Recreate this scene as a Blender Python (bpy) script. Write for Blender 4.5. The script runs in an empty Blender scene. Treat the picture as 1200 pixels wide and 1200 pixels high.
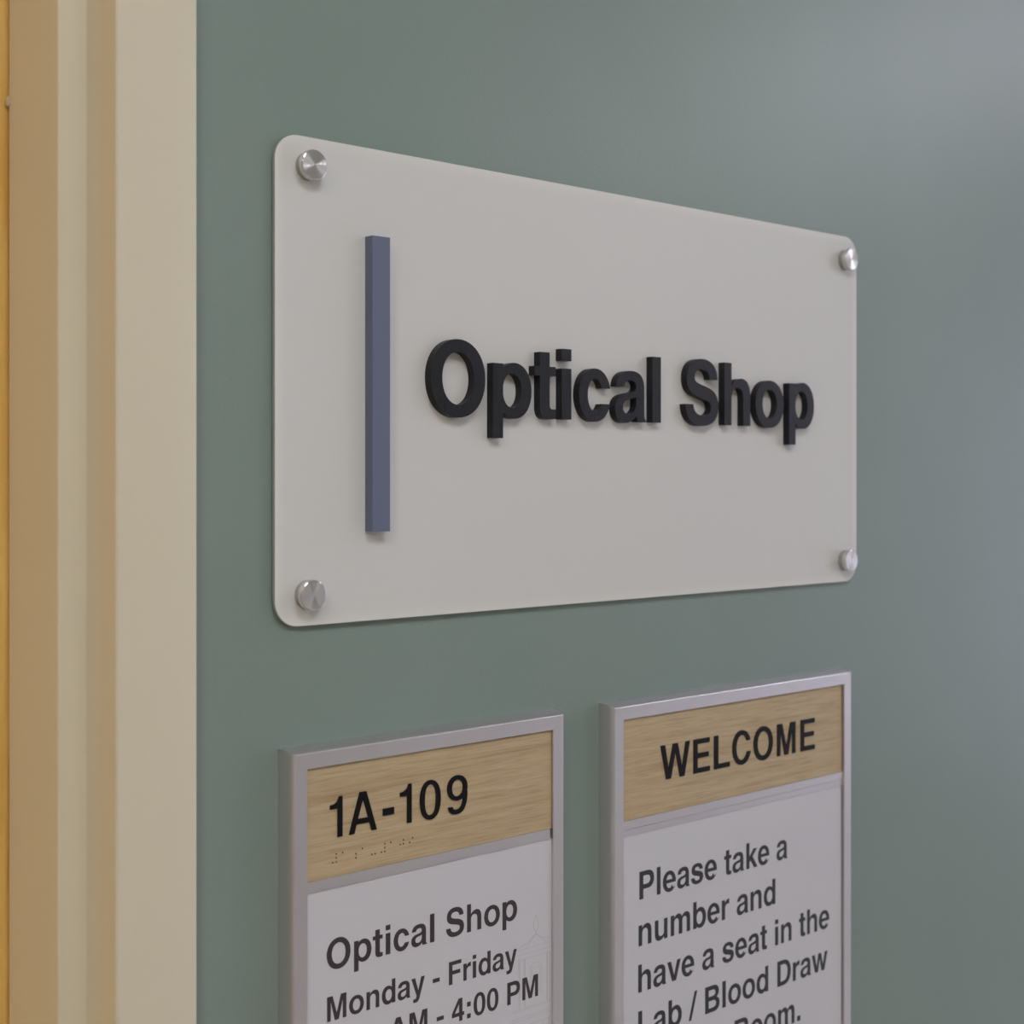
import bpy, bmesh, math
from mathutils import Vector, Matrix, geometry

# ------------------------------------------------------------------ scene
scene = bpy.context.scene
col = scene.collection

# camera: level, looking obliquely along a corridor wall (wall plane y = 0)
FPX = 1714.0
TH = math.atan(FPX / 1900.0)
cam_d = bpy.data.cameras.new('camera')
cam = bpy.data.objects.new('camera', cam_d)
col.objects.link(cam)
cam.location = (0.0, -0.7545, 1.5)
cam.rotation_euler = (math.pi / 2, 0, -TH)
cam_d.sensor_width = 36.0
cam_d.lens = 36.0 * FPX / 1200.0
cam_d.shift_y = (557.0 - 600.0) / 1200.0
cam_d.clip_start = 0.01
cam_d.dof.use_dof = True
cam_d.dof.focus_distance = 0.985
cam_d.dof.aperture_fstop = 8.5
scene.camera = cam

# world: faint neutral fill (the corridor is closed, it hardly matters)
world = bpy.data.worlds.new('world')
scene.world = world
world.use_nodes = True
world.node_tree.nodes['Background'].inputs[0].default_value = (0.8, 0.9, 1.0, 1)
world.node_tree.nodes['Background'].inputs[1].default_value = 0.3

scene.view_settings.view_transform = 'Standard'
scene.view_settings.look = 'None'
scene.view_settings.gamma = 1.0
scene.view_settings.use_curve_mapping = False
scene.view_settings.exposure = -0.25
try:
    scene.cycles.use_denoising = True
    scene.cycles.max_bounces = 8
    scene.cycles.diffuse_bounces = 5
    scene.cycles.sample_clamp_indirect = 4.0
except Exception:
    pass

CEIL = 2.70
# lamps: ceiling troffers (x, y, sx, sy, strength, colour) and a daylight window at the far right end
LAMPS = [
    (0.30, -1.30, 0.60, 0.60, 17.0, (0.94, 0.985, 1.06)),
    (-1.25, -1.25, 0.60, 0.60, 33.0, (1.0, 0.92, 0.79)),
    (3.55, -1.75, 0.60, 1.20, 22.0, (0.94, 0.95, 1.10)),
]
WINDOW = (0.88, 0.92, 1.22, 2.8)   # colour, strength

# ------------------------------------------------------------------ helpers
def srgb(r, g, b):
    def f(c):
        c /= 255.0
        return c / 12.92 if c <= 0.04045 else ((c + 0.055) / 1.055) ** 2.4
    return (f(r), f(g), f(b), 1.0)


def mat(name, color, rough=0.5, metal=0.0, spec=0.5):
    m = bpy.data.materials.new(name)
    m.use_nodes = True
    p = m.node_tree.nodes['Principled BSDF']
    p.inputs['Base Color'].default_value = color
    p.inputs['Roughness'].default_value = rough
    p.inputs['Metallic'].default_value = metal
    p.inputs['Specular IOR Level'].default_value = spec
    return m, m.node_tree.nodes, m.node_tree.links, p


def noise(nodes, links, scale, detail=2.0, stretch=None, rough=0.5, coord='Object'):
    tc = nodes.new('ShaderNodeTexCoord')
    n = nodes.new('ShaderNodeTexNoise')
    n.inputs['Scale'].default_value = scale
    n.inputs['Detail'].default_value = detail
    n.inputs['Roughness'].default_value = rough
    if stretch:
        mp = nodes.new('ShaderNodeMapping')
        mp.inputs['Scale'].default_value = stretch
        links.new(tc.outputs[coord], mp.inputs['Vector'])
        links.new(mp.outputs['Vector'], n.inputs['Vector'])
    else:
        links.new(tc.outputs[coord], n.inputs['Vector'])
    return n


def bump(nodes, links, p, src, strength, dist):
    b = nodes.new('ShaderNodeBump')
    b.inputs['Strength'].default_value = strength
    b.inputs['Distance'].default_value = dist
    links.new(src, b.inputs['Height'])
    links.new(b.outputs['Normal'], p.inputs['Normal'])
    return b


def ramp(nodes, links, src, stops):
    r = nodes.new('ShaderNodeValToRGB')
    e = r.color_ramp.elements
    e[0].position, e[0].color = stops[0]
    e[1].position, e[1].color = stops[-1]
    for s in stops[1:-1]:
        x = e.new(s[0])
        x.color = s[1]
    links.new(src, r.inputs['Fac'])
    return r


def link(name, bm, material, parent=None, smooth=False, crease=40):
    me = bpy.data.meshes.new(name)
    bmesh.ops.recalc_face_normals(bm, faces=bm.faces)
    bm.to_mesh(me)
    bm.free()
    if material:
        me.materials.append(material)
    if smooth:
        for p in me.polygons:
            p.use_smooth = True
        try:
            me.set_sharp_from_angle(angle=math.radians(crease))
        except Exception:
            pass
    o = bpy.data.objects.new(name, me)
    col.objects.link(o)
    if parent:
        o.parent = parent
    return o


def thing(name, label, cat, loc):
    o = bpy.data.objects.new(name, None)
    o.empty_display_size = 0.02
    col.objects.link(o)
    o.location = loc
    o['label'] = label
    o['category'] = cat
    return o


def structure(o, label=None, cat=None):
    o['kind'] = 'structure'
    if label:
        o['label'] = label
    if cat:
        o['category'] = cat
    return o


def box(bm, a, b):
    x0, y0, z0 = a
    x1, y1, z1 = b
    v = [bm.verts.new(p) for p in ((x0, y0, z0), (x1, y0, z0), (x1, y1, z0), (x0, y1, z0),
                                   (x0, y0, z1), (x1, y0, z1), (x1, y1, z1), (x0, y1, z1))]
    for f in ((0, 1, 2, 3), (4, 5, 6, 7), (0, 1, 5, 4), (1, 2, 6, 5), (2, 3, 7, 6), (3, 0, 4, 7)):
        bm.faces.new([v[i] for i in f])


def bevel_all(bm, w, seg=2, angle=30):
    ed = [e for e in bm.edges if len(e.link_faces) == 2 and e.calc_face_angle(0) > math.radians(angle)]
    bmesh.ops.bevel(bm, geom=ed, offset=w, segments=seg, profile=0.5, affect='EDGES')


# ------------------------------------------------------------------ lettering
# A grotesque bold alphabet drawn here in 1000-unit ems: each glyph is a list of
# ('+' or '-', outline) painted in order; outlines are straight / cubic paths.
def path(txt):
    t = txt.replace(',', ' ').split()
    pts, i, cur, cmd = [], 0, None, 'L'
    while i < len(t):
        if t[i] in 'MLCZ':
            cmd = t[i]
            i += 1
            continue
        if cmd in 'ML':
            cur = (float(t[i]), float(t[i + 1]))
            pts.append(cur)
            i += 2
        else:
            p1, p2, p3 = [(float(t[i + k]), float(t[i + k + 1])) for k in (0, 2, 4)]
            n = 12
            for s in range(1, n + 1):
                u = s / n
                w = 1 - u
                pts.append(tuple(w ** 3 * cur[k] + 3 * w * w * u * p1[k] + 3 * w * u * u * p2[k] + u ** 3 * p3[k]
                                 for k in (0, 1)))
            cur = p3
            i += 6
    return pts


def R(x0, y0, x1, y1):
    return [(x0, y0), (x1, y0), (x1, y1), (x0, y1)]


def E(x0, y0, x1, y1, k=0.58):
    cx, cy, a, b = (x0 + x1) / 2, (y0 + y1) / 2, (x1 - x0) / 2, (y1 - y0) / 2
    return path(f'M {x1} {cy} C {x1} {cy + b * k} {cx + a * k} {y1} {cx} {y1} C {cx - a * k} {y1} {x0} {cy + b * k} {x0} {cy} '
                f'C {x0} {cy - b * k} {cx - a * k} {y0} {cx} {y0} C {cx + a * k} {y0} {x1} {cy - b * k} {x1} {cy}')[:-1]


P = path
H_ARCH = ('M 546 0 L 546 335 C 546 475 482 546 376 546 C 305 546 245 515 196 452 L 196 292 C 196 385 238 432 308 432 '
          'C 375 432 409 392 409 315 L 409 0')
G = {
    'O': (778, [('+', E(44, -19, 734, 737)), ('-', E(192, 108, 586, 610))]),
    'o': (611, [('+', E(34, -14, 578, 546)), ('-', E(172, 98, 440, 434))]),
    'p': (611, [('+', E(112, -14, 578, 546)), ('-', E(196, 100, 438, 434)), ('+', R(62, -207, 199, 532))]),
    'b': (611, [('+', E(112, -14, 578, 546)), ('-', E(196, 100, 438, 434)), ('+', R(62, 0, 199, 718))]),
    'd': (611, [('+', E(34, -14, 500, 546)), ('-', E(174, 100, 416, 434)), ('+', R(413, 0, 550, 718))]),
    't': (333, [('+', P('M 224 676 L 84 676 L 84 120 C 84 35 125 -6 210 -6 C 250 -6 285 -3 309 2 L 309 104 C 295 102 285 102 270 102 '
                        'C 235 102 224 113 224 148')), ('+', R(10, 432, 309, 532))]),
    'i': (278, [('+', R(69, 0, 209, 525)), ('+', R(69, 598, 209, 725))]),
    'l': (278, [('+', R(69, 0, 209, 718))]),
    'c': (556, [('+', E(34, -14, 524, 546)), ('-', E(172, 100, 390, 434)), ('-', R(300, 180, 560, 338))]),
    'e': (556, [('+', E(23, -14, 528, 546)), ('-', E(161, 92, 394, 440)), ('+', R(120, 222, 480, 316)),
                ('+', P('M 528 222 L 528 270 L 500 330 L 390 300 L 390 222')), ('-', P('M 290 158 L 390 158 L 420 90 L 560 158 L 560 222 L 290 222'))]),
    'a': (556, [('+', P('M 527 0 L 527 17 C 503 32 495 48 495 87 L 495 356 C 495 480 430 546 285 546 C 140 546 55 485 47 368 L 178 368 '
                        'C 185 415 215 438 277 438 C 330 438 360 418 360 378 C 360 345 335 325 280 316 L 215 306 '
                        'C 95 288 29 240 29 141 C 29 45 95 -14 192 -14 C 255 -14 315 12 368 62 C 370 35 374 18 383 0')),
                ('-', P('M 360 267 L 360 205 C 360 135 315 86 244 86 C 190 86 158 110 158 155 C 158 202 186 224 248 236 L 295 245 '
                        'C 330 252 348 258 360 267'))]),
    'S': (667, [('+', P('M 612 505 C 607 658 500 737 330 737 C 165 737 62 655 62 512 C 62 395 125 340 270 305 L 372 280 '
                        'C 455 260 486 238 486 195 C 486 135 430 104 344 104 C 245 104 188 145 182 226 L 39 226 '
                        'C 42 75 150 -19 333 -19 C 520 -19 629 65 629 208 C 629 330 560 392 410 428 L 305 453 '
                        'C 228 472 204 490 204 530 C 204 583 250 616 325 616 C 412 616 460 580 468 505'))]),
    's': (556, [('+', P('M 505 368 C 500 485 415 546 276 546 C 135 546 50 480 50 372 C 50 285 100 240 215 213 L 300 193 '
                        'C 355 180 374 168 374 142 C 374 108 335 88 282 88 C 215 88 175 115 167 172 L 30 172 '
                        'C 34 50 125 -14 275 -14 C 430 -14 519 55 519 168 C 519 260 465 305 350 331 L 255 352 '
                        'C 205 363 187 378 187 400 C 187 428 220 446 272 446 C 330 446 362 420 368 368'))]),
    'h': (611, [('+', P(H_ARCH)), ('+', R(65, 0, 199, 718))]),
    'n': (611, [('+', P(H_ARCH)), ('+', R(65, 0, 199, 532))]),
    'u': (611, [('+', [(611 - x, 532 - y) for x, y in P(H_ARCH)]), ('+', R(412, 0, 546, 532))]),
    'm': (889, [('+', P('M 518 0 L 518 360 C 518 480 455 546 362 546 C 300 546 245 515 196 452 L 196 300 C 196 385 230 430 290 430 '
                        'C 350 430 378 395 378 325 L 378 0')),
                ('+', P('M 826 0 L 826 360 C 826 480 765 546 668 546 C 600 546 545 515 498 440 L 515 300 C 515 385 545 430 600 430 '
                        'C 660 430 688 395 688 325 L 688 0')), ('+', R(64, 0, 200, 532))]),
    'r': (389, [('+', P('M 196 280 C 200 370 240 412 325 412 L 373 408 L 373 545 C 300 552 240 520 196 440')), ('+', R(64, 0, 199, 532))]),
    'k': (556, [('+', [(180, 300), (378, 532), (542, 532), (346, 322), (562, 0), (402, 0), (253, 222), (180, 142)]),
                ('+', R(69, 0, 206, 718))]),
    'v': (556, [('+', [(13, 532), (158, 532), (281, 150), (399, 532), (543, 532), (355, 0), (204, 0)])]),
    'w': (778, [('+', [(10, 532), (152, 532), (240, 165), (322, 532), (458, 532), (540, 165), (630, 532), (769, 532),
                       (612, 0), (472, 0), (390, 372), (308, 0), (168, 0)])]),
    'y': (556, [('+', P('M 10 532 L 158 532 L 282 140 L 396 532 L 539 532 L 335 -80 C 305 -172 265 -214 165 -214 '
                        'C 130 -214 105 -211 80 -207 L 80 -97 C 100 -101 118 -102 135 -102 C 185 -102 205 -75 212 -12'))]),
    'M': (833, [('+', [(69, 0), (69, 718), (268, 718), (418, 205), (566, 718), (765, 718), (765, 0), (632, 0), (632, 560),
                       (490, 0), (344, 0), (202, 560), (202, 0)])]),
    'F': (611, [('+', R(73, 0, 220, 718)), ('+', R(73, 595, 587, 718)), ('+', R(73, 302, 541, 425))]),
    'E': (667, [('+', R(76, 0, 223, 718)), ('+', R(76, 595, 616, 718)), ('+', R(76, 307, 586, 428)), ('+', R(76, 0, 621, 124))]),
    'L': (611, [('+', R(76, 0, 223, 718)), ('+', R(76, 0, 583, 124))]),
    'P': (667, [('+', P('M 73 252 L 73 718 L 385 718 C 540 718 627 635 627 490 C 627 340 535 252 380 252')),
                ('-', P('M 180 375 L 345 375 C 430 375 480 410 480 485 C 480 562 430 595 345 595 L 180 595')), ('+', R(73, 0, 221, 718))]),
    'B': (722, [('+', P('M 76 0 L 76 718 L 400 718 C 555 718 640 650 640 535 C 640 460 610 410 545 378 C 630 350 669 290 669 205 '
                        'C 669 80 580 0 425 0')),
                ('-', P('M 223 430 L 370 430 C 450 430 495 455 495 513 C 495 570 450 598 370 598 L 223 598')),
                ('-', P('M 223 120 L 385 120 C 475 120 522 150 522 215 C 522 280 475 310 385 310 L 223 310'))]),
    'D': (722, [('+', P('M 76 0 L 76 718 L 350 718 C 560 718 685 590 685 360 C 685 130 560 0 350 0')),
                ('-', P('M 223 123 L 335 123 C 470 123 538 200 538 360 C 538 520 470 595 335 595 L 223 595'))]),
    'R': (722, [('+', P('M 76 0 L 76 718 L 420 718 C 575 718 660 650 660 520 C 660 430 620 370 545 340 C 620 315 650 265 652 180 '
                        'C 653 100 655 45 677 22 L 677 0 L 518 0 C 505 25 505 80 503 150 C 501 240 470 275 385 275 L 223 275 L 223 0')),
                ('-', P('M 223 395 L 390 395 C 475 395 513 430 513 497 C 513 565 475 598 390 598 L 223 598'))]),
    'C': (722, [('+', E(44, -19, 684, 737)), ('-', E(190, 105, 540, 613)), ('-', P('M 400 265 L 720 265 L 720 480 L 400 480'))]),
    'A': (722, [('+', [(20, 0), (275, 718), (447, 718), (702, 0), (545, 0), (497, 148), (221, 148), (173, 0)]),
                ('-', [(263, 271), (455, 271), (360, 560)])]),
    'W': (944, [('+', [(5, 718), (157, 718), (262, 210), (388, 718), (552, 718), (680, 210), (786, 718), (938, 718),
                       (760, 0), (604, 0), (471, 530), (337, 0), (182, 0)])]),
    '0': (556, [('+', E(32, -19, 524, 710, 0.62)), ('-', E(170, 92, 386, 599, 0.66))]),
    '1': (556, [('+', P('M 378 0 L 378 710 L 272 710 C 255 615 195 583 69 580 L 69 478 L 238 478 L 238 0'))]),
    '9': (556, [('+', E(30, 222, 523, 710)),
                ('+', P('M 523 400 C 523 110 430 -19 258 -19 C 135 -19 52 42 43 158 L 176 158 C 182 118 208 96 256 96 '
                        'C 345 96 385 170 388 330 L 400 420')),
                ('-', E(166, 332, 388, 598)), ]),
    '8': (556, [('+', E(52, 335, 504, 710)), ('+', E(32, -19, 524, 405)), ('-', E(180, 428, 376, 602)), ('-', E(168, 90, 388, 318))]),
    '4': (556, [('+', [(320, 0), (320, 158), (27, 158), (27, 280), (300, 710), (455, 710), (455, 275), (526, 275), (526, 158),
                       (455, 158), (455, 0)]), ('-', [(320, 275), (320, 545), (147, 275)])]),
    ':': (333, [('+', R(92, 0, 242, 146)), ('+', R(92, 366, 242, 512))]),
    '.': (278, [('+', R(64, 0, 214, 146))]),
    '-': (333, [('+', R(27, 218, 306, 342))]),
    '/': (278, [('+', [(-33, -19), (72, -19), (311, 737), (206, 737)])]),
    ' ': (278, []),
}


def area(p):
    return sum(p[i - 1][0] * p[i][1] - p[i][0] * p[i - 1][1] for i in range(len(p))) / 2


def offset(poly, d):
    """move every edge of the outline d units inwards"""
    q = [poly[i] for i in range(len(poly)) if math.dist(poly[i], poly[i - 1]) > 1e-6]
    if area(q) < 0:
        q.reverse()
    out, n = [], len(q)
    for i in range(n):
        a, b, c = Vector(q[i - 1]), Vector(q[i]), Vector(q[(i + 1) % n])
        e1, e2 = (b - a).normalized(), (c - b).normalized()
        n1, n2 = Vector((-e1.y, e1.x)), Vector((-e2.y, e2.x))
        k = max(0.35, 1 + n1.dot(n2))
        out.append(tuple(b + (n1 + n2) * (d / k)))
    return out


def inside(pt, poly):
    x, y = pt
    r = False
    j = len(poly) - 1
    for i in range(len(poly)):
        xi, yi = poly[i]
        xj, yj = poly[j]
        if (yi > y) != (yj > y) and x < (xj - xi) * (y - yi) / (yj - yi) + xi:
            r = not r
        j = i
    return r


_cache = {}


def glyph(ch, thin=0.0):
    """-> verts2d, tris of the glyph in em units (1.0 = em)"""
    key = (ch, thin)
    if key in _cache:
        return _cache[key]
    ops = G[ch][1]
    raw = [p for o, p in ops if o == '+' for p in p]
    bx0, bx1 = min(p[0] for p in raw), max(p[0] for p in raw)
    by0, by1 = min(p[1] for p in raw), max(p[1] for p in raw)
    cont = [(o, offset(p, thin if o == '+' else -thin)) for o, p in ops]
    vs, es = [], []
    for o, p in cont:
        b = len(vs)
        vs += [Vector(q) for q in p]
        es += [(b + i, b + (i + 1) % len(p)) for i in range(len(p))]
    v, e, f, _, _, _ = geometry.delaunay_2d_cdt(vs, es, [], 0, 1e-3)
    tris = []
    for t in f:
        cx = sum(v[i].x for i in t) / 3
        cy = sum(v[i].y for i in t) / 3
        on = False
        for o, p in cont:
            if inside((cx, cy), p):
                on = (o == '+')
        if on:
            tris.append(tuple(t))
    sx = (bx1 - bx0) / max(1e-6, bx1 - bx0 - 2 * thin)
    sy = (by1 - by0) / max(1e-6, by1 - by0 - 2 * thin)
    v2 = [((bx0 + (q.x - bx0 - thin) * sx) / 1000, (by0 + (q.y - by0 - thin) * sy) / 1000) for q in v]
    used = sorted({i for t in tris for i in t})
    mp = {u: k for k, u in enumerate(used)}
    r = ([v2[u] for u in used], [tuple(mp[i] for i in t) for t in tris])
    _cache[key] = r
    return r


def add_glyph(bm, ch, x, z, em, y_back, y_front, thin=0.0, sx=1.0):
    v, tris = glyph(ch, thin)
    fr = [bm.verts.new((x + p[0] * em * sx, y_front, z + p[1] * em)) for p in v]
    bk = [bm.verts.new((x + p[0] * em * sx, y_back, z + p[1] * em)) for p in v]
    cnt = {}
    for t in tris:
        bm.faces.new([fr[i] for i in t])
        bm.faces.new([bk[i] for i in reversed(t)])
        for a, b in ((t[0], t[1]), (t[1], t[2]), (t[2], t[0])):
            k = (min(a, b), max(a, b))
            cnt[k] = cnt.get(k, 0) + 1
    for (a, b), n in cnt.items():
        if n == 1:
            bm.faces.new((fr[a], fr[b], bk[b], bk[a]))


def ink(ch):
    xs = [p[0] for o, pl in G[ch][1] if o == '+' for p in pl]
    return min(xs) / 1000, max(xs) / 1000


def text_line(bm, s, x0, x1, z, em, yb, yf, thin):
    """set a line so that its ink runs from x0 to x1"""
    adv = [G[c][0] / 1000 for c in s]
    a, b = ink(s[0])[0], ink(s[-1])[1]
    nat = sum(adv[:-1]) - a + b
    k = (x1 - x0) / (nat * em)
    x = x0 - a * em * k
    for c, w in zip(s, adv):
        if c != ' ':
            add_glyph(bm, c, x, z, em, yb, yf, thin, k)
        x += w * em * k


# ------------------------------------------------------------------ materials
# wall paint: eggshell sage green with roller stipple
M_WALL, n, l, p = mat('sage_wall_paint', srgb(122, 136, 130), 0.40, 0, 0.5)
nz = noise(n, l, 420, 3.0)
nz2 = noise(n, l, 7, 2.0)
r = ramp(n, l, nz2.outputs['Fac'], [(0.3, srgb(121, 135, 129)), (0.7, srgb(124, 138, 132))])
l.new(r.outputs['Color'], p.inputs['Base Color'])
bump(n, l, p, nz.outputs['Fac'], 0.10, 0.0012)

M_FRAME, n, l, p = mat('beige_steel_enamel', srgb(206, 197, 176), 0.38, 0, 0.5)
nz = noise(n, l, 260, 2.0)
bump(n, l, p, nz.outputs['Fac'], 0.06, 0.001)


def wood(name, dark, mid, light, sx=2.2, sz=60.0, rough=0.5):
    m, n, l, p = mat(name, mid, rough, 0, 0.4)
    g = noise(n, l, 4.0, 6.0, (sx * 0.8, 1.0, sz), 0.62)
    g.inputs['Distortion'].default_value = 0.4
    r1 = ramp(n, l, g.outputs['Fac'], [(0.28, dark), (0.42, mid), (0.60, light), (0.78, mid)])
    g2 = noise(n, l, 11.0, 4.0, (sx * 1.3, 1.0, sz * 3.0), 0.65)
    r2 = ramp(n, l, g2.outputs['Fac'], [(0.36, (0.74, 0.67, 0.58, 1)), (0.50, (1, 1, 1, 1))])
    mx = n.new('ShaderNodeMix')
    mx.data_type = 'RGBA'
    mx.blend_type = 'MULTIPLY'
    mx.inputs[0].default_value = 0.85
    l.new(r1.outputs['Color'], mx.inputs[6])
    l.new(r2.outputs['Color'], mx.inputs[7])
    l.new(mx.outputs[2], p.inputs['Base Color'])
    return m


M_WOOD = wood('pale_oak_laminate', srgb(160, 136, 104), srgb(176, 154, 121), srgb(184, 163, 131))
M_DOOR, n, l, p = mat('honey_door_veneer', srgb(225, 178, 95), 0.35, 0, 0.5)
g = noise(n, l, 5.0, 5.0, (30.0, 30.0, 1.6), 0.6)
r = ramp(n, l, g.outputs['Fac'], [(0.3, srgb(214, 164, 82)), (0.7, srgb(232, 190, 112))])
l.new(r.outputs['Color'], p.inputs['Base Color'])

# frosted acrylic: edge glow painted in as slightly lighter colour towards the polished rim
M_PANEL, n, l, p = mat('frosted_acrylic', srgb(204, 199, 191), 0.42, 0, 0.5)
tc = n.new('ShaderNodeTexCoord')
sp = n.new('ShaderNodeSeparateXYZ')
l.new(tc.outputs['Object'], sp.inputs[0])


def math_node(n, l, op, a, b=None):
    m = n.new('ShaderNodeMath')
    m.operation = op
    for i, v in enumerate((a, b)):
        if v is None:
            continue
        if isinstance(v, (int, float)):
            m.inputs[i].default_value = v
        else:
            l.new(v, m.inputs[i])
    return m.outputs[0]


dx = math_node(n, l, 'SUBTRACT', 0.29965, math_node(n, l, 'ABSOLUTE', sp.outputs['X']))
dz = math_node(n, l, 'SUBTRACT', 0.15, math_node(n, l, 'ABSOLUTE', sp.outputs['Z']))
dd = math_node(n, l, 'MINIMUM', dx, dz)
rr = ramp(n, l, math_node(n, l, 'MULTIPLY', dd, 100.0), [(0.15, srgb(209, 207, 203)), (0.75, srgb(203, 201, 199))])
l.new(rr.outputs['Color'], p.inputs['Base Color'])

M_PANEL_EDGE, *_ = mat('acrylic_cut_edge', srgb(150, 154, 152), 0.3)
M_LETTER, n, l, p = mat('black_acrylic_letter', srgb(30, 30, 34), 0.40, 0, 0.22)
g = noise(n, l, 60, 3.0, (22.0, 1.0, 1.2))
r = ramp(n, l, g.outputs['Fac'], [(0.3, srgb(22, 22, 26)), (0.7, srgb(34, 34, 40))])
l.new(r.outputs['Color'], p.inputs['Base Color'])
M_BAR, *_ = mat('slate_blue_acrylic', srgb(98, 104, 126), 0.5, 0, 0.35)
M_STEEL, n, l, p = mat('brushed_stainless_cap', (0.72, 0.70, 0.69, 1), 0.25, 1.0)
p.inputs['Anisotropic'].default_value = 0.92
p.inputs['Anisotropic Rotation'].default_value = 0.25
tg = n.new('ShaderNodeTangent')
tg.direction_type = 'RADIAL'
tg.axis = 'Y'
l.new(tg.outputs[0], p.inputs['Tangent'])
M_SPACER, *_ = mat('grey_spacer', srgb(150, 150, 146), 0.5)
M_ALU, n, l, p = mat('satin_silver_aluminium', srgb(214, 209, 212), 0.37, 0.9, 0.5)
g = noise(n, l, 500, 2.0)
bump(n, l, p, g.outputs['Fac'], 0.04, 0.0006)
M_PAPER, *_ = mat('white_insert_sheet', srgb(196, 194, 200), 0.42, 0, 0.4)
M_INK, *_ = mat('black_print', srgb(14, 13, 16), 0.45, 0, 0.15)
M_INK2, *_ = mat('charcoal_print', srgb(60, 50, 54), 0.5, 0, 0.3)
M_INK3, *_ = mat('dark_grey_print', srgb(50, 50, 54), 0.5, 0, 0.3)
M_LINE, *_ = mat('pale_grey_line_print', srgb(178, 176, 180), 0.5, 0, 0.3)
M_BACK, *_ = mat('brown_backing', srgb(160, 140, 110), 0.7)
M_DARK, *_ = mat('dark_gap', srgb(30, 26, 22), 0.8)
M_RUBBER, *_ = mat('tan_rubber', srgb(190, 172, 140), 0.7)
M_FLOOR, n, l, p = mat('grey_vinyl_floor', srgb(190, 184, 174), 0.35)
g = noise(n, l, 60, 4.0)
r = ramp(n, l, g.outputs['Fac'], [(0.35, srgb(182, 176, 166)), (0.65, srgb(198, 192, 182))])
l.new(r.outputs['Color'], p.inputs['Base Color'])
M_CEIL, n, l, p = mat('white_ceiling_tile', srgb(214, 210, 202), 0.9)
g = noise(n, l, 150, 3.0)
bump(n, l, p, g.outputs['Fac'], 0.3, 0.003)
M_OPP, *_ = mat('cream_wall_paint', srgb(188, 184, 174), 0.6)


def emit(name, color, s):
    m = bpy.data.materials.new(name)
    m.use_nodes = True
    nt = m.node_tree
    nt.nodes.remove(nt.nodes['Principled BSDF'])
    e = nt.nodes.new('ShaderNodeEmission')
    e.inputs[0].default_value = (*color, 1)
    e.inputs[1].default_value = s
    nt.links.new(e.outputs[0], nt.nodes['Material Output'].inputs[0])
    return m


# ------------------------------------------------------------------ room shell
WS = -0.0004                           # front surface of the sign wall
XL, XR, YB = -3.2, 5.4, -2.45          # corridor extents
DX0, DX1, DH = -0.5340, 0.3798, 2.13   # door opening
WT = 0.14                              # wall thickness
FE = 0.0506                            # face width of the steel frame


def simple(name, boxes, m, parent=None):
    bm = bmesh.new()
    for a, b in boxes:
        box(bm, a, b)
    return link(name, bm, m, parent)


structure(simple('wall_front', [((DX1 + 0.02, WS, 0), (XR, WT, CEIL)), ((XL, WS, 0), (DX0 - 0.02, WT, CEIL)),
                                ((DX0 - 0.02, WS, DH + 0.02), (DX1 + 0.02, WT, CEIL))], M_WALL),
          'sage green painted corridor wall carrying the signs')
structure(simple('wall_back', [((XL, YB - 0.1, 0), (XR, YB, CEIL))], M_OPP))
structure(simple('wall_left', [((XL - 0.1, YB - 0.1, 0), (XL, WT, CEIL))], M_OPP))
WZ0, WZ1, WY0, WY1 = 0.25, 2.3, -2.2, -0.30
structure(simple('wall_right', [((XR, YB - 0.1, 0), (XR + 0.1, WT, WZ0)), ((XR, YB - 0.1, WZ1), (XR + 0.1, WT, CEIL)),
                                ((XR, YB - 0.1, WZ0), (XR + 0.1, WY0, WZ1)), ((XR, WY1, WZ0), (XR + 0.1, WT, WZ1))], M_OPP))
structure(simple('floor', [((XL - 0.1, YB - 0.1, -0.1), (XR + 0.1, WT + 0.1, 0))], M_FLOOR))
structure(simple('ceiling', [((XL - 0.1, YB - 0.1, CEIL), (XR + 0.1, WT + 0.1, CEIL + 0.1))], M_CEIL))
structure(simple('baseboard_front', [((DX1 + FE, -0.008, 0), (XR, 0, 0.1)), ((XL, -0.008, 0), (DX0 - FE, 0, 0.1))], M_DARK))

# daylight window closing the right-hand end of the corridor
win = structure(simple('window_1', [((XR + 0.02, WY0, WZ0), (XR + 0.06, WY0 + 0.05, WZ1)), ((XR + 0.02, WY1 - 0.05, WZ0), (XR + 0.06, WY1, WZ1)),
                                    ((XR + 0.02, WY0, WZ0), (XR + 0.06, WY1, WZ0 + 0.05)), ((XR + 0.02, WY0, WZ1 - 0.05), (XR + 0.06, WY1, WZ1))], M_FRAME))
simple('lit_pane', [((XR + 0.03, WY0 + 0.05, WZ0 + 0.05), (XR + 0.04, WY1 - 0.05, WZ1 - 0.05))],
       emit('daylit_glass', WINDOW[:3], WINDOW[3]), win)

# ceiling troffers
for i, (x, y, sx, sy, s, c) in enumerate(LAMPS):
    t = thing('ceiling_light', ['square ceiling light panel nearest the signs', 'warm square ceiling light panel left of the door',
                                'long ceiling light panel towards the corridor end'][i], 'light', (x, y, CEIL))
    t['group'] = 'ceiling light panels'
    bm = bmesh.new()
    w = 0.025
    hx, hy = sx / 2, sy / 2
    box(bm, (-hx - w, -hy - w, -0.012), (hx + w, -hy, 0)); box(bm, (-hx - w, hy, -0.012), (hx + w, hy + w, 0))
    box(bm, (-hx - w, -hy, -0.012), (-hx, hy, 0)); box(bm, (hx, -hy, -0.012), (hx + w, hy, 0))
    link('light_frame', bm, M_CEIL, t)
    bm = bmesh.new()
    box(bm, (-hx, -hy, -0.006), (hx, hy, -0.001))
    link('diffuser', bm, emit('lit_diffuser', c, s), t)

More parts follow.
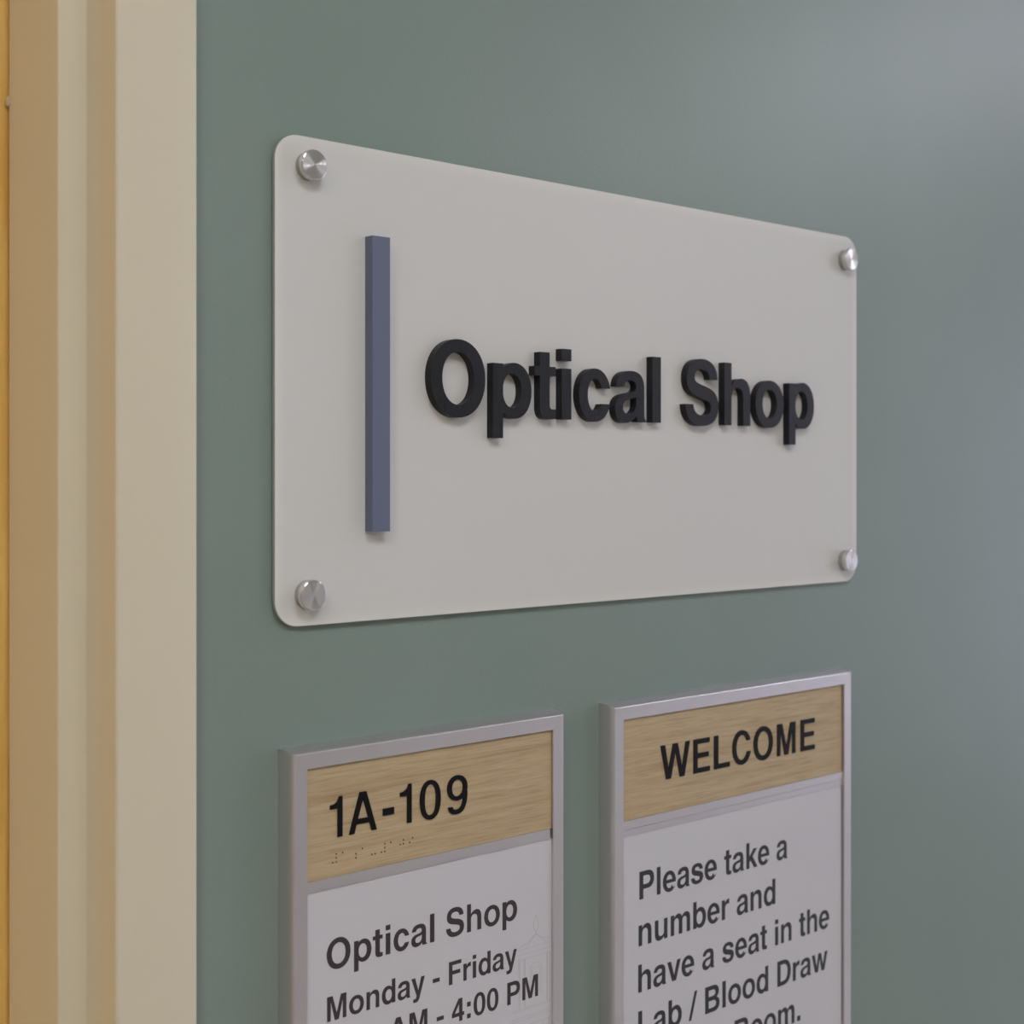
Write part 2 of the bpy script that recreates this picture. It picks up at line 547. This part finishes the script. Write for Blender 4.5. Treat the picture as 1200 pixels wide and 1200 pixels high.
# ------------------------------------------------------------------ steel door frame and door
YF = -0.0065
def arc(cx, cy, r, a0, a1, n=6):
    return [(cx + r * math.cos(math.radians(a0 + (a1 - a0) * i / n)), cy + r * math.sin(math.radians(a0 + (a1 - a0) * i / n))) for i in range(n + 1)]


STOP = 0.0172
rc = 0.0016
sec = ([(FE, 0.0)] + arc(FE - rc, YF + rc, rc, 0, -90) + arc(rc * 1.3, YF + rc * 1.3, rc * 1.3, -90, -180)
       + arc(-rc * .5, 0.0294 - rc * .5, rc * .5, 0, 90, 3)[::1] + arc(-STOP + rc * 1.2, 0.0294 + rc * 1.2, rc * 1.2, -90, -180)
       + [(-STOP, 0.0961), (0.0, 0.0961), (0.0, 0.148), (FE, 0.148)])
bm = bmesh.new()
cols = []
for a, b in sec:
    cols.append([bm.verts.new(q) for q in ((DX1 + a, b, 0), (DX1 + a, b, DH + a), (DX0 - a, b, DH + a), (DX0 - a, b, 0))])
N = len(cols)
for i in range(N):
    A_, B_ = cols[i], cols[(i + 1) % N]
    for k in range(3):
        bm.faces.new((A_[k], A_[k + 1], B_[k + 1], B_[k]))
bm.faces.new([c_[0] for c_ in cols]); bm.faces.new([c_[3] for c_ in cols])
trim = link('trim_1', bm, M_FRAME, None, True)
structure(trim, 'beige steel door frame with a stepped stop')
# small rubber silencer on the stop, touching the door
bm = bmesh.new()
bmesh.ops.create_uvsphere(bm, u_segments=16, v_segments=10, radius=1.0)
bmesh.ops.transform(bm, matrix=Matrix.Translation((DX1 - STOP - 0.0002, 0.0968, 1.7235)) @ Matrix.Diagonal((0.0018, 0.0028, 0.0034, 1)), verts=bm.verts)
link('silencer', bm, M_RUBBER, trim, True)

bm = bmesh.new()
box(bm, (DX0 + 0.003, 0.0992, 0.008), (DX1 - 0.003, 0.1408, DH - 0.003))
bevel_all(bm, 0.001, 2)
door = structure(link('door_1', bm, M_DOOR), 'honey coloured wood veneer door')
bm = bmesh.new()
bmesh.ops.create_cone(bm, cap_ends=True, segments=24, radius1=0.026, radius2=0.026, depth=0.008,
                      matrix=Matrix.Translation((DX0 + 0.07, 0.0928, 1.0)) @ Matrix.Rotation(math.pi / 2, 4, 'X'))
bmesh.ops.create_cone(bm, cap_ends=True, segments=16, radius1=0.009, radius2=0.009, depth=0.05,
                      matrix=Matrix.Translation((DX0 + 0.07, 0.07, 1.0)) @ Matrix.Rotation(math.pi / 2, 4, 'X'))
box(bm, (DX0 + 0.062, 0.040, 0.991), (DX0 + 0.18, 0.052, 1.009))
link('door_handle', bm, M_ALU, door, False)
structure(simple('door_stop_backing', [((DX0 - 0.1, 0.148, 0), (DX1 + 0.1, 0.16, DH + 0.1))], M_DARK)).name = 'trim_2'

# ------------------------------------------------------------------ the large sign
PX0, PX1, PZ0, PZ1 = 0.4842, 1.0835, 1.4077, 1.7076
PCX, PCZ = (PX0 + PX1) / 2, (PZ0 + PZ1) / 2
PF = -0.0045      # front face of the panel
BF = -0.0125      # front of the raised bar
LF = -0.0107      # front of the raised letters
sign = thing('shop_sign', 'large white frosted wall sign with raised black Optical Shop lettering', 'sign', (PCX, 0, PCZ))


def rounded(w, h, r, n=10):
    pts = []
    for cx, cy, a in ((w / 2 - r, h / 2 - r, 0), (-w / 2 + r, h / 2 - r, 90), (-w / 2 + r, -h / 2 + r, 180), (w / 2 - r, -h / 2 + r, 270)):
        for i in range(n + 1):
            t = math.radians(a + 90 * i / n)
            pts.append((cx + r * math.cos(t), cy + r * math.sin(t)))
    return pts


def prism(bm, pts, y0, y1, ch=0.0):
    """extrude an x-z outline from y0 (back) to y1 (front), optional chamfer on the front rim"""
    rings = [(pts, y0), (pts, y1 + ch)]
    if ch:
        rings.append((offset(pts, ch), y1))
    vr = [[bm.verts.new((q[0], y, q[1])) for q in ring] for ring, y in rings]
    bm.faces.new(vr[0])
    bm.faces.new(vr[-1])
    for a, b in zip(vr, vr[1:]):
        for i in range(len(a)):
            bm.faces.new((a[i - 1], a[i], b[i], b[i - 1]))


PW, PH = PX1 - PX0, PZ1 - PZ0
bm = bmesh.new()
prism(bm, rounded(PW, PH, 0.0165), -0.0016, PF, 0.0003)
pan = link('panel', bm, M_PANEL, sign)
pan.data.materials.append(M_PANEL_EDGE)
for f in pan.data.polygons:
    if abs(f.normal.y) < 0.5:
        f.material_index = 1

# raised slate bar
bm = bmesh.new()
box(bm, (0.5513 - PCX, PF, 1.4644 - PCZ), (0.5650 - PCX, BF, 1.6510 - PCZ))
bevel_all(bm, 0.00025, 1)
o = link('accent_bar', bm, M_BAR, sign)
o['label'] = 'raised slate blue vertical bar'

# raised letters; ink positions read along the wall (metres)
EM = 0.0688
BASE = 1.5396
for ch, x0, x1 in (('O', 0.5996, 0.6468), ('p', 0.6537, 0.6893), ('t', 0.6922, 0.7125), ('i', 0.7184, 0.7279), ('c', 0.7355, 0.7681),
                   ('a', 0.7725, 0.8061), ('l', 0.8129, 0.8223), ('S', 0.8503, 0.8893), ('h', 0.8966, 0.9288), ('o', 0.9354, 0.9721),
                   ('p', 0.9793, 1.0134)):
    a, b = ink(ch)
    k = (x1 - x0) / ((b - a) * EM)
    bm = bmesh.new()
    cx = (x0 + x1) / 2
    add_glyph(bm, ch, x0 - a * EM * k - cx, 0, EM, PF, LF, 3.0, k)
    o = link('letter', bm, M_LETTER, sign)
    o.location = (cx - PCX, 0, BASE - PCZ)
    o['label'] = 'raised black letter ' + ch

# brushed steel fixing caps
def cap_bm():
    bm = bmesh.new()
    prof = [(0.0088, -0.0041), (0.0093, -0.0044), (0.0093, -0.0072), (0.0091, -0.0077), (0.0086, -0.0080), (0.0, -0.0080)]
    n = 48
    rings = []
    for r_, y in prof[:-1]:
        rings.append([bm.verts.new((r_ * math.cos(2 * math.pi * i / n), y, r_ * math.sin(2 * math.pi * i / n))) for i in range(n)])
    bm.faces.new(rings[0])
    for a, b in zip(rings, rings[1:]):
        for i in range(n):
            bm.faces.new((a[i - 1], a[i], b[i], b[i - 1]))
    c = bm.verts.new((0, prof[-1][1], 0))
    for i in range(n):
        bm.faces.new((rings[-1][i - 1], rings[-1][i], c))
    return bm


cap0 = link('fixing_cap', cap_bm(), M_STEEL, sign, True, 20)
bm = bmesh.new()
bmesh.ops.create_cone(bm, cap_ends=True, segments=40, radius1=0.0088, radius2=0.0088, depth=0.0042,
                      matrix=Matrix.Translation((0, -0.0021, 0)) @ Matrix.Rotation(math.pi / 2, 4, 'X'))
spacer0 = link('spacer', bm, M_SPACER, cap0, True)
spots = [(0.5078, 1.6893), (0.5070, 1.4270), (1.0650, 1.6868), (1.0650, 1.4262)]
for i, (x, z) in enumerate(spots):
    o = cap0 if i == 0 else cap0.copy()
    if i:
        col.objects.link(o)
        o.parent = sign
        q = spacer0.copy()
        col.objects.link(q)
        q.parent = o
    o.location = (x - PCX, PF, z - PCZ)

# ------------------------------------------------------------------ framed signs
FF = -0.0145      # front face of the aluminium frames


def frame_rail(bm, x0, x1, z0, z1, b, side, grow=0.0023):
    """one mitred rail: flat front band of width b, convex outer flank reaching back to the wall"""
    prof = [(-b, WS - 0.0001), (-b, FF + 0.0003), (-b + 0.0003, FF), (-b + 0.0012, FF), (-0.0012, FF), (-0.0006, FF)]
    for i in range(13):             # quarter ellipse, tangent to the front
        t = math.radians(90 * i / 12)
        prof.append((-0.0005 + (0.0005 + grow) * math.sin(t), FF + (WS - 0.0001 - FF) * (1 - math.cos(t))))
    c = {'l': ((x0, z0), (x0, z1)), 'r': ((x1, z1), (x1, z0)), 't': ((x0, z1), (x1, z1)), 'b': ((x1, z0), (x0, z0))}[side]
    sgn = lambda v, lo: -1 if v == lo else 1
    rows = []
    for off, y in prof:
        rows.append([bm.verts.new((q[0] + sgn(q[0], x0) * off, y, q[1] + sgn(q[1], z0) * off)) for q in c])
    n = len(rows)
    for i in range(n):
        a, d = rows[i], rows[(i + 1) % n]
        bm.faces.new((a[0], a[1], d[1], d[0]))
    bm.faces.new([r_[0] for r_ in rows])
    bm.faces.new([r_[1] for r_ in rows])


def framed_sign(name, label, x0, x1, z1, z0, b, rec):
    cx, cz = (x0 + x1) / 2, (z0 + z1) / 2
    t = thing(name, label, 'sign', (cx, 0, cz))
    for s in 'ltrb':
        bm = bmesh.new()
        g = 0.00006   # hairline at the mitres
        frame_rail(bm, x0 - cx + (g if s in 'tb' else 0), x1 - cx - (g if s in 'tb' else 0), z0 - cz, z1 - cz, b, s)
        link('frame_rail', bm, M_ALU, t, True)
    # backing plate closing the frame
    bm = bmesh.new()
    box(bm, (x0 - cx + b * 0.5, WS - 0.0012, z0 - cz + b * 0.5), (x1 - cx - b * 0.5, WS - 0.0001, z1 - cz - b * 0.5))
    link('backing_plate', bm, M_BACK, t)
    return t, cx, cz


def slab(name, m, t, cx, cz, x0, x1, z0, z1, y0, y1, bev=0.0002):
    bm = bmesh.new()
    box(bm, (x0 - cx, y0, z0 - cz), (x1 - cx, y1, z1 - cz))
    if bev:
        bevel_all(bm, bev, 1)
    return link(name, bm, m, t)


# --- room number sign (left)
Y1 = FF + 0.0018
s1, cx, cz = framed_sign('room_sign', 'silver framed sign reading 1A-109 with opening hours, left of the welcome sign', 0.4912, 0.7164, 1.3318, 1.000, 0.0099, 0)
ix0, ix1 = 0.5010, 0.7066
wood1 = slab('wood_insert', M_WOOD, s1, cx, cz, ix0, ix1 - 0.0004, 1.2530, 1.3219, WS - 0.0012, Y1)
slab('divider_bar', M_ALU, s1, cx, cz, ix0, ix1 - 0.0018, 1.2460, 1.2529, WS - 0.0012, Y1 - 0.0004)
paper1 = slab('printed_insert', M_PAPER, s1, cx, cz, ix0, ix1 - 0.0002, 1.0100, 1.2459, WS - 0.0012, Y1 + 0.0002)
for ch, a0, a1 in (('1', .5184, .5276), ('A', .5325, .5542), ('-', .5590, .5676), ('1', .5726, .5818), ('0', .5887, .6059), ('9', .6116, .6288)):
    i0, i1 = ink(ch)
    em = 0.0352
    k = (a1 - a0) / ((i1 - i0) * em)
    bm = bmesh.new()
    add_glyph(bm, ch, a0 - i0 * em * k - cx, 1.2770 - cz, em, Y1, Y1 - 0.0008, 17.0, k)
    o = link('raised_character', bm, M_INK, wood1)
bm = bmesh.new()
for x, z in ((.5233, .2333), (.5233, .2358), (.5233, .2383), (.5207, .2383), (.5281, .2333), (.5382, .2358), (.5382, .2383), (.5431, .2333),
             (.5505, .2383), (.5532, .2383), (.5607, .2333), (.5607, .2358), (.5607, .2383), (.5581, .2383), (.5655, .2333),
             (.5729, .2358), (.5755, .2333), (.5755, .2358), (.5806, .2358), (.5831, .2333)):
    bmesh.ops.create_uvsphere(bm, u_segments=10, v_segments=6, radius=0.00055,
                              matrix=Matrix.Translation((x - cx, Y1, 1.5 - z - cz)) @ Matrix.Diagonal((1, 0.9, 1, 1)))
o = link('braille_dots', bm, M_INK2, wood1, True)
o['kind'] = 'stuff'
for s, a0, a1, z, em, m in (('Optical Shop', .5163, .6740, 1.1960, .0257, M_INK2), ('Monday - Friday', .5166, .6738, 1.1645, .0211, M_INK2),
                            ('8:00 AM - 4:00 PM', .5166, .6936, 1.1388, .0212, M_INK2)):
    bm = bmesh.new()
    text_line(bm, s, a0 - cx, a1 - cx, z - cz, em, Y1 + 0.0002, Y1 + 0.00005, 2.0)
    link('printed_line', bm, m, paper1)


# faint line drawing of a cupola printed at the right of the sheet
def stroke(bm, pts, w=0.00028):
    for (xa, za), (xb, zb) in zip(pts, pts[1:]):
        d = Vector((xb - xa, zb - za))
        if d.length < 1e-7:
            continue
        nn = Vector((-d.y, d.x)).normalized() * w / 2
        y = Y1 + 0.00012
        q = [(xa + nn.x, za + nn.y), (xb + nn.x, zb + nn.y), (xb - nn.x, zb - nn.y), (xa - nn.x, za - nn.y)]
        f = [bm.verts.new((a - cx, y, 1.5 + b - cz)) for a, b in q]
        g = [bm.verts.new((a - cx, Y1 + 0.0002, 1.5 + b - cz)) for a, b in q]
        bm.faces.new(f); bm.faces.new(g)
        for i in range(4):
            bm.faces.new((f[i - 1], f[i], g[i], g[i - 1]))


bm = bmesh.new()
R_ = 0.7062
cxt = 0.6917
stroke(bm, [(cxt, -.3045), (cxt - .0020, -.3095), (cxt - .0022, -.3125), (cxt - .0006, -.3165), (cxt, -.3176)])
stroke(bm, [(cxt, -.3045), (cxt + .0020, -.3095), (cxt + .0022, -.3125), (cxt + .0006, -.3165), (cxt, -.3176)])
stroke(bm, [(cxt, -.3176), (cxt - .0070, -.3222), (.6748, -.3248)])
stroke(bm, [(cxt, -.3176), (cxt + .0060, -.3218), (R_, -.3236)])
stroke(bm, [(cxt, -.3180), (.6985, -.3232), (.7010, -.3255)])
stroke(bm, [(cxt, -.3180), (.6840, -.3240), (.6815, -.3262)])
for z in (-.3262, -.3296, -.3330):
    stroke(bm, [(.6738, z), (R_, z)])
for x in (.6757, .6765, .6808, .6815, .7019, .7027, .7050):
    stroke(bm, [(x, -.3332), (x, -.3660)])
for w_, zt in ((.0056, -.3430), (.0038, -.3440)):
    pts = [(cxt - w_, -.3600)] + [(cxt - w_ * math.cos(t * math.pi / 10), zt + w_ * 1.0 * math.sin(t * math.pi / 10)) for t in range(11)] + [(cxt + w_, -.3600)]
    stroke(bm, pts)
for z in (-.3668, -.3680, -.3728, -.3745, -.3790):
    stroke(bm, [(.6690, z), (R_, z)])
for x in (.6700, .6712, .6760, .6840, .6900, .6985, .7040):
    stroke(bm, [(x, -.3792), (x, -.4300)])
stroke(bm, [(.6640, -.4302), (R_, -.4302)])
o = link('line_drawing', bm, M_LINE, paper1)
o['label'] = 'faint grey line drawing of a cupola'

# --- welcome sign (right)
Y2 = FF + 0.0020
s2, cx, cz = framed_sign('welcome_sign', 'wider silver framed sign headed WELCOME, right of the room number sign', 0.7682, 1.0610, 1.3306, 0.960, 0.0098, 0)
ix0, ix1 = 0.7780, 1.0512
wood2 = slab('wood_insert', M_WOOD, s2, cx, cz, ix0, ix1 - 0.0010, 1.2460, 1.3208, WS - 0.0012, Y2)
bar = slab('divider_bar', M_ALU, s2, cx, cz, ix0, ix1, 1.2395, 1.2459, WS - 0.0012, Y2 - 0.0006)
slab('divider_bar', M_ALU, s2, cx, cz, ix0, ix1, 1.2346, 1.2392, WS - 0.0012, Y2 - 0.0003)
paper2 = slab('printed_insert', M_PAPER, s2, cx, cz, ix0, ix1 - 0.0012, 0.970, 1.2345, WS - 0.0012, Y2 + 0.0002)
DY = 0.0
for ch, a0, a1 in (('W', 0.8195, 0.8527), ('E', 0.8571, 0.8761), ('L', 0.8815, 0.9002), ('C', 0.9038, 0.9266), ('O', 0.9304, 0.9547), ('M', 0.9607, 0.9847), ('E', 0.9921, 1.0112)):
    i0, i1 = ink(ch)
    em = 0.0362
    k = (a1 - a0) / ((i1 - i0) * em)
    bm = bmesh.new()
    add_glyph(bm, ch, a0 - i0 * em * k - cx, 1.2705 - cz, em, Y2, Y2 - 0.0008, 12.0, k)
    link('raised_character', bm, M_INK, wood2)
for s, a0, a1, z in (('Please take a', 0.7968, 0.9748, 1.1851), ('number and', 0.7959, 0.9588, 1.1506), ('have a seat in the', 0.7955, 1.0324, 1.1163),
                     ('Lab / Blood Draw', 0.7955, 1.0300, 1.0817), ('Room.', 0.9070, 0.9922, 1.0472)):
    bm = bmesh.new()
    text_line(bm, s, a0 - cx, a1 - cx, z - cz, 0.0287, Y2 + 0.0002, Y2 + 0.00005, 2.0)
    link('printed_line', bm, M_INK3, paper2)
